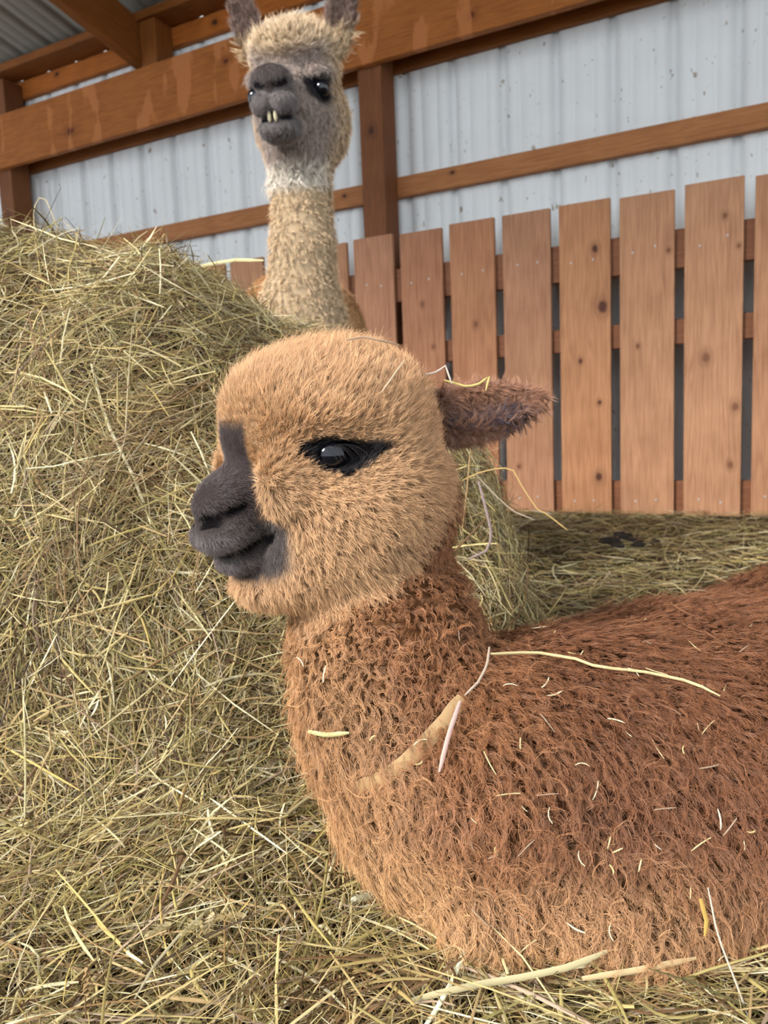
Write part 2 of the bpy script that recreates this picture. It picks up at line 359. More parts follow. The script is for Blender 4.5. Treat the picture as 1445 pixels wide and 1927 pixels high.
def make_hay(name, xy, lmin, lmax, wmin, wmax, lift, seed, mat, k=5, stiff=1.0, dark=0.0, avoid=None, tiltv=0.22, bright=1.0):
    r = np.random.default_rng(seed); n = len(xy)
    x, y = xy[:, 0], xy[:, 1]; N = surf_n(x, y); P = np.stack([x, y, HZ(x, y)], -1)
    L = lmin + (lmax - lmin) * r.random(n) ** 2.0
    W = wmin + (wmax - wmin) * r.random(n) ** 2.5
    # coherent bundles: a smooth angle field plus jitter
    ang = 3.2 * snoise(P, 21, 2, 3.0) + 1.0 + r.normal(size=n) * np.where(r.random(n) < 0.45, 0.4, 1.8)
    e1 = unit(np.cross(N, np.array([0.0, 1.0, 0.25])[None])); e2 = np.cross(N, e1)
    T = e1 * np.cos(ang)[:, None] + e2 * np.sin(ang)[:, None]
    tilt = r.normal(size=n) * tiltv + 0.02
    T = unit(T + N * tilt[:, None])
    off = lift[0] + (lift[1] - lift[0]) * r.random(n)
    t = np.linspace(-0.5, 0.5, k)
    bend = r.normal(size=(n, 1)) * 0.28 / stiff; S = np.cross(N, T)
    sag = np.abs(r.normal(size=(n, 1))) * 0.16
    kink = np.where(r.random((n, 1)) < 0.25, r.normal(size=(n, 1)) * 0.9, 0)
    tt = t[None, :]
    lat = bend * (tt ** 2 - 0.1) + kink * np.maximum(tt - r.uniform(-0.2, 0.3, (n, 1)), 0)
    path = P[:, None, :] + N[:, None, :] * (off[:, None, None]) + L[:, None, None] * (T[:, None, :] * tt[..., None] + S[:, None, :] * lat[..., None] - N[:, None, :] * (sag * (tt ** 2))[..., None])
    # keep straws from plunging deep under the surface
    zz = HZ(path[..., 0].ravel(), path[..., 1].ravel()).reshape(n, k)
    path[..., 2] = np.maximum(path[..., 2], zz - 0.024)
    ci = r.choice(len(HAYC), n, p=HAYW)
    C = HAYC[ci] * (1 + 0.18 * r.normal(size=(n, 1)))
    patch = snoise(P, 31, 2, 3.5)
    C = C * (1 + 0.12 * patch[:, None]) * np.array([1.0, 1.0, 1.0])
    brown = (sstep(0.3, 0.9, patch) * 0.45)[:, None]
    C = C * (1 - brown) + brown * srgb(132, 100, 66)[None]
    C = np.clip(C * (1 - dark) * bright, 0.01, 0.9)
    # twist the ribbon facing a bit
    NN = unit(N + 0.55 * r.normal(size=(n, 3)))
    if avoid is not None:
        keep = avoid(path)
        path, W, C, NN = path[keep], W[keep], C[keep], NN[keep]
    me = strands_mesh(name, path, W, W * 0.45, C, NN)
    return link(name, me, mat)

# ---------------------------------------------------------------- sculpting: signed distances on a graded grid, surface nets
class Sculpt:
    def __init__(s, xs, ys, zs):
        s.ax = [np.asarray(a, np.float32) for a in (xs, ys, zs)]
        s.D = np.full((len(xs), len(ys), len(zs)), 1.0, np.float32)
    def region(s, lo, hi):
        return tuple(slice(max(0, np.searchsorted(a, l) - 1), min(len(a), np.searchsorted(a, h) + 1)) for a, l, h in zip(s.ax, lo, hi))
    def pts(s, R):
        x, y, z = (a[r] for a, r in zip(s.ax, R))
        return x[:, None, None], y[None, :, None], z[None, None, :]
    def blend(s, R, d, k, sub=False):
        a = s.D[R]
        if sub:
            h = np.clip(0.5 - 0.5 * (a + d) / k, 0, 1); s.D[R] = a * (1 - h) - d * h + k * h * (1 - h)
        else:
            h = np.clip(0.5 + 0.5 * (a - d) / k, 0, 1); s.D[R] = a * (1 - h) + d * h - k * h * (1 - h)
    def ell(s, c, r, k=0.01, rot=None, sub=False):
        c = np.asarray(c, float); r = np.asarray(r, float) * np.ones(3); m = r.max() + 2 * k + 0.01
        R = s.region(c - m, c + m); x, y, z = s.pts(R); q = [x - c[0], y - c[1], z - c[2]]
        if rot is not None: q = [q[0] * rot[i][0] + q[1] * rot[i][1] + q[2] * rot[i][2] for i in range(3)]
        k0 = np.sqrt(sum((q[i] / r[i]) ** 2 for i in range(3))); k1 = np.sqrt(sum((q[i] / r[i] ** 2) ** 2 for i in range(3)))
        s.blend(R, (k0 * (k0 - 1) / np.maximum(k1, 1e-6)).astype(np.float32), k, sub)
    def cap(s, a, b, ra, rb, k=0.01, sub=False):
        a = np.asarray(a, float); b = np.asarray(b, float); m = max(ra, rb) + 2 * k + 0.01
        R = s.region(np.minimum(a, b) - m, np.maximum(a, b) + m); x, y, z = s.pts(R); ab = b - a
        t = np.clip(((x - a[0]) * ab[0] + (y - a[1]) * ab[1] + (z - a[2]) * ab[2]) / (ab @ ab), 0, 1)
        d = np.sqrt((x - a[0] - t * ab[0]) ** 2 + (y - a[1] - t * ab[1]) ** 2 + (z - a[2] - t * ab[2]) ** 2) - (ra + (rb - ra) * t)
        s.blend(R, d.astype(np.float32), k, sub)
    def mesh(s):
        D = s.D; ins = D < 0
        nx, ny, nz = D.shape
        cnt = np.zeros((nx - 1, ny - 1, nz - 1), np.int8)
        for i in (0, 1):
            for j in (0, 1):
                for k in (0, 1): cnt += ins[i:nx - 1 + i, j:ny - 1 + j, k:nz - 1 + k]
        cell = (cnt > 0) & (cnt < 8)
        idx = np.full(cell.shape, -1, np.int32); ci = np.argwhere(cell); idx[cell] = np.arange(len(ci))
        acc = np.zeros((len(ci), 3)); num = np.zeros(len(ci))
        axs = s.ax
        corners = [(i, j, k) for i in (0, 1) for j in (0, 1) for k in (0, 1)]
        for a in corners:
            for b in corners:
                if sum(b) - sum(a) != 1 or any(y < x for x, y in zip(a, b)): continue
                da = D[ci[:, 0] + a[0], ci[:, 1] + a[1], ci[:, 2] + a[2]]; db = D[ci[:, 0] + b[0], ci[:, 1] + b[1], ci[:, 2] + b[2]]
                m = (da < 0) != (db < 0)
                t = np.where(m, da / np.where(m, da - db, 1), 0)
                p = np.stack([axs[q][ci[:, q] + a[q]] * (1 - t) + axs[q][ci[:, q] + b[q]] * t for q in range(3)], 1)
                acc[m] += p[m]; num[m] += 1
        V = acc / num[:, None]
        faces = []
        for q in range(3):
            A = np.moveaxis(ins, q, 0); lo, hi = A[:-1], A[1:]; ch = lo != hi
            e = np.argwhere(ch); fl = lo[ch]
            u, v = [(1, 2), (2, 0), (0, 1)][q]
            # e is (q, other two in remaining order)
            rem = [a for a in range(3) if a != q]
            g = np.zeros((len(e), 3), int); g[:, q] = e[:, 0]; g[:, rem[0]] = e[:, 1]; g[:, rem[1]] = e[:, 2]
            m = (g[:, u] > 0) & (g[:, v] > 0) & (g[:, u] < D.shape[u] - 1) & (g[:, v] < D.shape[v] - 1)
            g = g[m]; fl = fl[m]
            def at(du, dv):
                h = g.copy(); h[:, u] += du; h[:, v] += dv; return idx[h[:, 0], h[:, 1], h[:, 2]]
            f = np.stack([at(-1, -1), at(0, -1), at(0, 0), at(-1, 0)], 1)
            f[~fl] = f[~fl][:, ::-1]
            faces.append(f)
        return V, np.concatenate(faces)
def relax(V, Fq, it=2, lam=0.5):
    for _ in range(it):
        S = np.zeros_like(V); n = np.zeros(len(V))
        for a, b in ((0, 1), (1, 2), (2, 3), (3, 0)):
            for i, j in ((a, b), (b, a)):
                for q in range(3): S[:, q] += np.bincount(Fq[:, i], V[Fq[:, j], q], len(V))
                n += np.bincount(Fq[:, i], minlength=len(V))
        V = V * (1 - lam) + lam * S / np.maximum(n, 1)[:, None]
    return V
def vnormals(V, T):
    fn = np.cross(V[T[:, 1]] - V[T[:, 0]], V[T[:, 2]] - V[T[:, 0]]); N = np.zeros_like(V)
    for i in range(3):
        for q in range(3): N[:, q] += np.bincount(T[:, i], fn[:, q], len(V))
    return unit(N)
def sample(V, T, N, n, r, weight=None):
    A = np.linalg.norm(np.cross(V[T[:, 1]] - V[T[:, 0]], V[T[:, 2]] - V[T[:, 0]]), axis=1)
    if weight is not None: A = A * weight[T].mean(1)
    f = r.choice(len(T), n, p=A / A.sum()); u, v = r.random((2, n)); m = u + v > 1; u[m] = 1 - u[m]; v[m] = 1 - v[m]
    w = np.stack([1 - u - v, u, v], 1)[..., None]
    return (V[T[f]] * w).sum(1), unit((N[T[f]] * w).sum(1))
def curves(name, pts, rad, col, mat, parent):
    n, k, _ = pts.shape
    hc = bpy.data.hair_curves.new(name); hc.add_curves([k] * n)
    hc.attributes['position'].data.foreach_set('vector', pts.astype(np.float32).ravel())
    a = hc.attributes.get('radius') or hc.attributes.new('radius', 'FLOAT', 'POINT'); a.data.foreach_set('value', rad.astype(np.float32).ravel())
    c = hc.attributes.new('col', 'FLOAT_COLOR', 'CURVE'); cc = np.ones((n, 4), np.float32); cc[:, :3] = np.clip(col, 0.004, 1); c.data.foreach_set('color', cc.ravel())
    hc.materials.append(mat)
    o = bpy.data.objects.new(name, hc); COL.objects.link(o)
    if parent is not None:
        o.parent = parent; o.matrix_parent_inverse = Matrix.Translation(parent.location).inverted()
    return o
def fur(name, P, N, fld, per, k, seed, mat, parent):
    """clumped fleece: one clump per (P,N); fld(P,N)->dict of per-clump arrays"""
    r = np.random.default_rng(seed); d = fld(P, N); n = len(P)
    def A(key): return np.asarray(d[key]) * np.ones(n)
    ln, crad, tipc, curl, wave, rad, lay = (A(q) for q in ('len', 'crad', 'clump', 'curl', 'wave', 'rad', 'lay'))
    comb = d['comb']; comb = comb - N * (comb * N).sum(1, keepdims=True); comb = unit(comb)
    ca = r.normal(size=n) * A('mess'); B = np.cross(N, comb)
    comb = comb * np.cos(ca)[:, None] + B * np.sin(ca)[:, None]; B = np.cross(N, comb)
    ph = r.uniform(0, 6.28, n)
    # guide for each clump
    t = np.linspace(0, 1, k)
    m = n * per
    rep = lambda a: np.repeat(a, per, 0)
    rr = np.sqrt(r.random(m)) * rep(crad); aa = r.uniform(0, 6.283, m)
    e1, e2, NN = rep(comb), rep(B), rep(N)
    root = rep(P) + (e1 * np.cos(aa)[:, None] + e2 * np.sin(aa)[:, None]) * rr[:, None] - NN * 0.0015
    offs = root - rep(P)
    tg = 1 - 0.65 * rep(np.asarray(d.get('tight', 0.0)) * np.ones(n))
    L = rep(ln * (1 + 0.25 * r.normal(size=n)).clip(0.5, 1.8)) * (1 + 0.22 * tg * r.normal(size=m)).clip(0.4, 1.7)
    layr = rep(lay) * (1 + 0.25 * tg * r.normal(size=m))
    tt = t[None, :, None]
    up = NN[:, None, :] * (tt - 0.5 * np.minimum(layr, 0.9)[:, None, None] * tt ** 2)
    along = e1[:, None, :] * (layr[:, None, None] * tt ** 1.4)
    base = (up + along) * L[:, None, None]
    pha = rep(ph) + r.normal(size=m) * 0.5 * tg
    wob = 6.283 * t[None, :] * rep(wave)[:, None] + pha[:, None]
    env = (np.sin(t * 1.5708) ** 0.8)[None, :]
    cu = rep(curl) * (1 + 0.3 * tg * r.normal(size=m))
    cur = (e2[:, None, :] * np.cos(wob)[..., None] + (e1 + 0.4 * NN)[:, None, :] * np.sin(wob)[..., None]) * (cu[:, None] * env)[..., None]
    pts = root[:, None, :] + base + cur - offs[:, None, :] * (rep(tipc)[:, None, None] * tt ** 1.2)
    pts = pts + r.normal(size=(m, 1, 3)) * 0.0009 * tt
    rd = rep(rad)[:, None] * np.interp(t, [0, 0.6, 1], [1, 0.85, 0.25])[None, :] * (0.75 + 0.5 * r.random((m, 1)))
    c = rep(d['col'] * (1 + 0.10 * r.normal(size=(n, 1)))) * (1 + 0.13 * r.normal(size=(m, 1)))
    return curves(name, pts, rd, c, mat, parent)
def skin_mesh(name, V, Fq, col, mat, parent):
    me = pymesh(name, V, Fq); color_attr(me, col)
    return link(name, me, mat, parent)
def mix(a, b, t): return a * (1 - t[:, None]) + np.asarray(b)[None] * t[:, None]

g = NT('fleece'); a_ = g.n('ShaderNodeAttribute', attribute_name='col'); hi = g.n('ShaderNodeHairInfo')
mr_ = g.n('ShaderNodeMapRange'); g.l(hi.outputs['Intercept'], mr_.inputs[0]); mr_.inputs[3].default_value = 0.42; mr_.inputs[4].default_value = 1.5   # bleached tips, exaggerated; dark roots paint in shade between the locks
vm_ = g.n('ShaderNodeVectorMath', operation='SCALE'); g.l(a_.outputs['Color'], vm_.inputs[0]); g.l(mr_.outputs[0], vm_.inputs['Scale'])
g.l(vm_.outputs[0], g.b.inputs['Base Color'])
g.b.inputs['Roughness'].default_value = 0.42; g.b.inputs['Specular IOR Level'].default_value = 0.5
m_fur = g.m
m_skin = attr_mat('undercoat', 0.9, 0.05)
g = NT('eye_gloss'); g.b.inputs['Base Color'].default_value = (0.004, 0.005, 0.008, 1); g.b.inputs['Roughness'].default_value = 0.04; g.b.inputs['Specular IOR Level'].default_value = 0.6
m_eye = g.m

def ball(name, c, r, mat, parent, rot=None, scale=(1, 1, 1), seg=24):
    bm = bmesh.new(); bmesh.ops.create_uvsphere(bm, u_segments=seg, v_segments=seg // 2, radius=r)
    for f in bm.faces: f.smooth = True
    for v in bm.verts: v.co = Vector((v.co.x * scale[0], v.co.y * scale[1], v.co.z * scale[2]))
    me = bpy.data.meshes.new(name); bm.to_mesh(me); bm.free()
    mw = Matrix.Translation(Vector(c))
    if rot is not None: mw = mw @ Matrix([list(rot[:, i]) for i in range(3)]).transposed().to_4x4() if False else mw @ Matrix([[rot[j][i] for i in range(3)] for j in range(3)]).to_4x4()
    return link(name, me, mat, parent, mw)

class Frame:                                   # local head axes: x forward, y animal's left, z up
    def __init__(s, O, F, up, k=1.0):
        s.k = k; s.O = np.asarray(O, float); s.F = unit(np.asarray(F, float)); up = np.asarray(up, float)
        s.Z = unit(up - s.F * (up @ s.F)); s.L = np.cross(s.Z, s.F)
        s.R = np.stack([s.F, s.L, s.Z])        # rows: world->local
    def w(s, p): return s.O + s.k * np.asarray(p, float) @ s.R
    def loc(s, P): return (P - s.O) @ s.R.T / s.k
    def rot(s, yaw=0, pitch=0, roll=0):        # rows of a rotated local frame, in world
        e = Matrix.Rotation(yaw, 3, 'Z') @ Matrix.Rotation(pitch, 3, 'Y') @ Matrix.Rotation(roll, 3, 'X')
        return np.array(e).T @ s.R

# ================================================================ the lying young alpaca
H1 = Frame(U(632, 850, 0.645), (-0.84, -0.52, -0.03), (0.06, -0.02, 1.0))
def fine(a, b, c, d, f, co):
    return np.concatenate([np.arange(a, b, co), np.arange(b, c, f), np.arange(c, d, co)])
S = Sculpt(fine(-0.24, -0.21, 0.10, 0.78, 0.0024, 0.006), fine(0.40, 0.50, 0.76, 1.06, 0.0024, 0.006), fine(-0.02, 0.27, 0.525, 0.54, 0.0024, 0.006))
# trunk
S.ell((0.30, 0.735, 0.11), (0.19, 0.165, 0.125), 0.03)
S.ell((0.50, 0.82, 0.125), (0.18, 0.17, 0.13), 0.05)
S.ell((0.62, 0.86, 0.12), (0.12, 0.14, 0.12), 0.05)
S.ell((0.14, 0.655, 0.12), (0.13, 0.12, 0.115), 0.05)
S.ell((0.070, 0.605, 0.135), (0.085, 0.085, 0.095), 0.04)
# neck
n0, n1, n2, n3 = U(690, 1010, 0.66), U(722, 1180, 0.66), U(756, 1330, 0.66), U(822, 1480, 0.66)
S.cap(n0, n1, 0.054, 0.065, 0.02); S.cap(n1, n2, 0.066, 0.071, 0.03); S.cap(n2, n3, 0.070, 0.082, 0.04)
# folded legs
S.cap((0.06, 0.535, 0.072), (0.18, 0.53, 0.070), 0.026, 0.034, 0.03); S.cap((0.18, 0.535, 0.07), (0.36, 0.58, 0.076), 0.034, 0.05, 0.04)
S.ell((0.44, 0.65, 0.09), (0.16, 0.11, 0.10), 0.06)
S.ell((0.26, 0.625, 0.098), (0.20, 0.100, 0.095), 0.06)
# head
h = H1.w
def he(c, r, k=0.012, **kw):
    ro = H1.rot(kw.pop('yaw', 0), kw.pop('pitch', 0), kw.pop('roll', 0)); S.ell(h(c), r, k, ro, **kw)
he((-0.002, 0, 0.014), (0.082, 0.077, 0.072), 0.02)
he((0.046, 0, 0.020), (0.047, 0.060, 0.050), 0.02)
for sg in (1, -1):
    he((-0.006, sg * 0.035, -0.040), (0.078, 0.054, 0.073), 0.012)
    he((0.030, sg * 0.026, -0.078), (0.050, 0.036, 0.036), 0.02)
    he((0.054, sg * 0.045, -0.014), (0.033, 0.021, 0.033), 0.008, pitch=0.35)
    he((0.036, sg * 0.049, 0.031), (0.032, 0.020, 0.012), 0.012, yaw=-sg * 0.35)
he((0.058, 0, -0.098), (0.036, 0.036, 0.022), 0.015)
S.cap(h((0.034, 0, 0.004)), h((0.090, 0, -0.028)), 0.038, 0.024, 0.008)
he((0.102, 0, -0.029), (0.023, 0.0225, 0.018), 0.008, pitch=0.5)
S.cap(h((0.070, 0, -0.040)), h((0.100, 0, -0.045)), 0.027, 0.0215, 0.008)
he((0.098, 0, -0.056), (0.026, 0.027, 0.016), 0.010)
for sg in (1, -1): he((0.109, sg * 0.0105, -0.056), (0.016, 0.0135, 0.0145), 0.004)
he((0.082, 0, -0.076), (0.028, 0.0245, 0.015), 0.004)
# mouth slit, nostrils, eye sockets
for sg in (1, -1):
    S.cap(h((0.120, sg * 0.003, -0.0705)), h((0.102, sg * 0.023, -0.0695)), 0.0038, 0.0042, 0.002, sub=True)
    S.cap(h((0.102, sg * 0.0235, -0.0695)), h((0.082, sg * 0.0250, -0.0615)), 0.0042, 0.0042, 0.003, sub=True)
    S.cap(h((0.082, sg * 0.0250, -0.0615)), h((0.060, sg * 0.038, -0.048)), 0.0042, 0.0030, 0.003, sub=True)
    S.cap(h((0.123, sg * 0.008, -0.042)), h((0.113, sg * 0.020, -0.040)), 0.0052, 0.0060, 0.002, sub=True)
    S.cap(h((0.113, sg * 0.020, -0.040)), h((0.092, sg * 0.0265, -0.030)), 0.0058, 0.0022, 0.002, sub=True)
    he((0.034, sg * 0.071, 0.005), (0.020, 0.012, 0.011), 0.006, sub=True)
S.cap(h((0.126, 0, -0.046)), h((0.126, 0, -0.066)), 0.0018, 0.0018, 0.003, sub=True)
EYE1 = (0.036, 0.0580, 0.004)
# ears: swept back
def ear(S, a, tip, nrm, wd, th, carve=0.0):
    a = np.asarray(a); tip = np.asarray(tip); ax = unit(tip - a); nrm = unit(nrm - ax * (nrm @ ax)); sd = np.cross(nrm, ax)
    R_ = np.stack([ax, sd, nrm]); L = np.linalg.norm(tip - a)
    S.ell(a + ax * L * 0.38, (L * 0.50, wd, th), 0.008, R_)
    S.cap(a + ax * L * 0.62, tip, wd * 0.45, 0.003, 0.012)
    if carve: S.ell(a + ax * L * 0.50 + nrm * th * 1.05, (L * 0.44, wd * 0.62, th * 0.85), 0.004, R_, sub=True)
ea, et = U(796, 798, 0.668), U(1016, 750, 0.70)
ear(S, ea, et, -FW + UP * 0.35, 0.0235, 0.011, 1)
ear(S, h((-0.035, -0.065, 0.045)), h((-0.13, -0.10, 0.045)), H1.F * 0.3 - H1.L, 0.021, 0.011)
V1, Q1 = S.mesh(); V1 = relax(V1, Q1, 2, 0.4); del S
T1 = np.concatenate([Q1[:, [0, 1, 2]], Q1[:, [0, 2, 3]]]); N1 = vnormals(V1, T1)
BV1 = BVHTree.FromPolygons([tuple(v) for v in V1], [tuple(int(i) for i in t) for t in Q1])

C_HEAD, C_HEADD, C_NECK, C_BACK, C_CHEST, C_NOSE, C_DARK = (srgb(*c) for c in ((205, 164, 122), (178, 132, 94), (149, 101, 66), (126, 82, 55), (190, 147, 103), (92, 83, 80), (26, 22, 24)))
eax = unit(et - ea); elen = np.linalg.norm(et - ea)
NECKAX = unit(n2 - n0)
def zones1(P):
    q = H1.loc(P); x, y, z = q.T; ay = np.abs(y)
    tn = (P - n0) @ NECKAX
    head = sstep(-0.006, 0.006, z - np.interp(x, [-0.10, -0.07, -0.03, 0.03, 0.05, 0.08], [0.0, -0.034, -0.080, -0.112, -0.135, -0.15]) + 0.004 * snoise(P, 41, 1, 60.0)) * sstep(-0.10, -0.06, x) * sstep(0.25, 0.27, P[:, 2])
    te = (P - ea) @ eax / elen; rd = np.linalg.norm(P - ea - np.outer(te * elen, eax), axis=1)
    ear_ = sstep(0.02, 0.16, te) * (te < 1.3) * sstep(0.05, 0.035, rd)
    muz = np.maximum(sstep(0.070, 0.082, x - 0.35 * np.maximum(ay - 0.012, 0) * 1.5 + 0.25 * np.minimum(z + 0.07, 0) - 0.5 * np.maximum(-(z + 0.09), 0)), 0)
    stripe = sstep(0.0275, 0.0215, ay) * sstep(0.046, 0.056, x) * sstep(0.032, 0.022, z)
    lipc = sstep(0.043, 0.055, x + 0.67 * (z + 0.045)) * sstep(-0.036, -0.046, z) * sstep(-0.092, -0.084, z) * sstep(0.056, 0.044, ay)
    muz = np.maximum(np.maximum(muz * sstep(0.0, -0.014, z), stripe), lipc) * head * sstep(-0.095, -0.089, z)
    ex, ez = x - EYE1[0], z - EYE1[2]
    zt = np.interp(ex, [-0.040, -0.010, 0.010, 0.027], [0.007, 0.0115, 0.0150, 0.0105]); zb = np.interp(ex, [-0.040, -0.014, -0.004, 0.012, 0.027], [0.003, -0.0105, -0.0165, -0.0100, 0.002])
    eye = sstep(-0.0012, 0.0016, np.minimum(zt - ez, ez - zb)) * (ay > 0.03) * (np.abs(ex + 0.006) < 0.034)
    def seg(a, b):
        a = np.array(a); b = np.array(b); p = np.stack([x, ay, z], 1); t = np.clip((p - a) @ (b - a) / ((b - a) @ (b - a)), 0, 1)
        return np.linalg.norm(p - a - t[:, None] * (b - a), axis=1)
    hole = np.maximum.reduce([sstep(0.0072, 0.0055, seg((0.122, 0.010, -0.042), (0.113, 0.020, -0.040))), sstep(0.0056, 0.0040, seg((0.113, 0.020, -0.040), (0.095, 0.0265, -0.031))),
                              sstep(0.0058, 0.0040, seg((0.121, 0.002, -0.0705), (0.102, 0.0232, -0.0695))), sstep(0.0062, 0.0045, seg((0.102, 0.0232, -0.0695), (0.082, 0.0250, -0.0615))), sstep(0.0058, 0.0040, seg((0.082, 0.0250, -0.0615), (0.060, 0.038, -0.048)))])
    zones1.hole = hole
    return q, head, muz, eye, ear_, tn
def color1(P):
    q, head, muz, eye, ear_, tn = zones1(P); x, y, z = q.T
    body = mix(np.tile(C_BACK, (len(P), 1)), C_NECK, sstep(0.16, 0.05, P[:, 0] - 0.1 * (0.15 - P[:, 2])))
    front = sstep(0.02, -0.05, P[:, 0] - 0.35 * (0.25 - P[:, 2])) 
    body = mix(body, C_CHEST, np.clip(front * 0.65 + sstep(0.15, 0.07, P[:, 2]) * sstep(0.36, 0.12, P[:, 0]) * 0.8, 0, 1))
    hd = mix(np.tile(C_HEAD, (len(P), 1)), C_HEADD, sstep(0.0, -0.08, x) * 0.7 + 0.25 * sstep(0.05, 0.09, z))
    c = mix(body, (0, 0, 0), np.zeros(len(P)))
    c = c * (1 - head[:, None]) + hd * head[:, None]
    c = mix(c, C_NOSE, muz)
    c = mix(c, srgb(150, 136, 130), muz * sstep(0.072, 0.056, x) * sstep(-0.034, -0.042, z) * sstep(-0.064, -0.056, z) * 0.9)
    c = mix(c, srgb(116, 107, 106), muz * sstep(0.092, 0.104, x) * sstep(-0.048, -0.054, z))
    c = mix(c, srgb(84, 72, 72), muz * sstep(-0.046, -0.038, z) * 0.7)
    c = mix(c, C_DARK, np.maximum(eye, zones1.hole))
    ec = srgb(150, 108, 84); c = mix(c, ec, ear_)
    te = (P - ea) @ eax / elen; up = (P - ea) @ UP
    streak = np.exp(-((up - 0.000 - 0.012 * te) / 0.006) ** 2) * sstep(0.0, 0.15, te) * sstep(0.9, 0.7, te)
    c = mix(c, srgb(58, 48, 56), np.clip(np.maximum(streak, sstep(0.30, 0.05, te) * 0.6) * ear_, 0, 1))
    return c
al1 = empty('alpaca', (0.25, 0.70, 0.0))
tag(al1, 'brown woolly young alpaca lying on hay with its head turned left', 'alpaca')
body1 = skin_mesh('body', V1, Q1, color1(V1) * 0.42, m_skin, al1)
e1p = h(EYE1)
ey = ball('eye', e1p, 0.0135, m_eye, al1)
ball('eye', h((EYE1[0], -EYE1[1], EYE1[2])), 0.0125, m_eye, al1)

def fld1(P, N):
    q, head, muz, eye, ear_, tn = zones1(P); x, y, z = q.T; n = len(P)
    neck = (1 - head) * sstep(0.22, 0.27, P[:, 2])
    bodyw = 1 - head
    bare = np.clip(muz + eye, 0, 1)
    top = head * sstep(0.02, 0.07, z)
    lowc = sstep(0.30, 0.20, P[:, 2])
    jaw = head * sstep(-0.06, -0.10, z) * sstep(0.05, 0.02, x)
    ln = bodyw * (0.0120 + 0.0070 * lowc) + head * (0.0068 + 0.0048 * top + 0.005 * jaw)
    nearm = np.clip(sstep(0.040, 0.056, x) * sstep(0.048, 0.034, np.abs(y)) * sstep(0.05, 0.02, z) * sstep(-0.09, -0.08, z), 0, 1) * head
    ln = ln * (1 - 0.55 * nearm)
    de = np.sqrt(((x - EYE1[0] + 0.004) / 1.5) ** 2 + (z - EYE1[2]) ** 2) + (np.abs(y) < 0.03)
    ln = ln * (1 - 0.55 * sstep(0.032, 0.014, de) * head)
    ln = ln * (1 - bare) + bare * np.where(eye > muz, 0.0030, 0.0020); ln = ln * (1 - ear_) + ear_ * 0.0062
    # comb: down and back on the body, swept back on the head
    down = np.array([0.18, -0.45, -0.8]); cb = np.tile(down, (n, 1))
    hb = (-H1.F)[None] * 0.6 + H1.Z[None] * (0.75 * np.tanh((z + 0.01) / 0.03))[:, None] + H1.F[None] * (0.2 * sstep(0.01, 0.05, z))[:, None]
    cb = cb * bodyw[:, None] + hb * head[:, None]
    cb = cb * (1 - ear_[:, None]) + (eax[None] * 1.0 - UP[None] * 0.3) * ear_[:, None] + 1e-4
    curl = bodyw * (0.0014 + 0.0004 * lowc) + head * 0.0004; curl = curl * (1 - bare) * (1 - ear_)
    return dict(len=ln, comb=cb, crad=bodyw * (0.0019 + 0.0005 * lowc) + head * 0.0022 * (1 - 0.5 * ear_), clump=bodyw * 0.93 + head * 0.70 * (1 - bare), tight=bodyw, curl=curl, wave=bodyw * (2.0 + 0.6 * lowc) + head * 0.7,
                rad=(bodyw * 0.00017 + head * 0.00012) * (1 - 0.3 * bare), lay=bodyw * (0.75 + 0.35 * lowc) + head * 0.75 + bare * 0.9 + ear_ * 1.2, mess=bodyw * (1.0 - 0.45 * lowc) + head * 0.40 * (1 - ear_) * (1 - 0.6 * bare) + ear_ * 0.15, col=color1(P) * lockvar(P)[:, None])
def lockvar(P): return 1 + 0.10 * snoise(P, 51, 2, 14.0)
def zones1_hole(P): zones1(P); return zones1.hole
def facing(V, N): return (unit(CAM[None] - V) * N).sum(1)
if FUR:
    r = np.random.default_rng(3)
    q, head, muz, eye, ear_, tn = zones1(V1); fc = facing(V1, N1)
    vis = np.where(fc > -0.25, 1.0, 0.25)
    notball = np.linalg.norm(V1 - e1p, axis=1) > 0.0125
    low = np.where(V1[:, 2] < 0.0, 0.05, 1)
    wb = vis * (1 - head) * (1 - ear_) * low
    P, N = sample(V1, T1, N1, 27000, r, wb)
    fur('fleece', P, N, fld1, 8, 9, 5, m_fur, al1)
    wh = vis * np.clip(head + ear_, 0, 1) * (1 + 1.2 * muz + ear_) * notball * (1 - zones1_hole(V1))
    P, N = sample(V1, T1, N1, 24000, r, wh)
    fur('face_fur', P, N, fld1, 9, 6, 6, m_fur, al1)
    # loose lighter wisps over the fleece
    P, N = sample(V1, T1, N1, 3600, r, wb)
    def fldw(P, N):
        d = fld1(P, N); d['len'] = d['len'] * 1.35; d['curl'] = d['curl'] * 1.7; d['crad'] = d['crad'] * 0 + 0.0008; d['lay'] = d['lay'] * 1.1; d['mess'] = d['mess'] * 0 + 1.4; d['rad'] = d['rad'] * 0.85
        d['col'] = d['col'] * 1.2 + srgb(150, 118, 86)[None] * 0.2; return d
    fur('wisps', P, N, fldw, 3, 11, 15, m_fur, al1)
    # lashes over the near eye
    k = 26; u = np.linspace(-1, 1, k)
    root = np.array([h((EYE1[0] - 0.003 + 0.011 * q_, EYE1[1] + 0.0105 - 0.002 * q_ * q_, EYE1[2] + 0.0085 - 0.002 * q_ * q_)) for q_ in u])
    tt = np.linspace(0, 1, 5)[None, :, None]; dr = H1.L[None] * 0.010 + H1.F[None] * (-0.010 + 0.006 * u[:, None]) - H1.Z[None] * 0.002
    pts = root[:, None] + dr[:, None] * tt - H1.Z[None, None] * 0.008 * tt ** 2 + r.normal(size=(k, 1, 3)) * 0.0008 * tt
    curves('eyelashes', pts, np.full((k, 5), 0.00012) * np.array([1, 1, .8, .6, .3])[None], np.tile(srgb(40, 34, 36), (k, 1)), m_fur, al1)

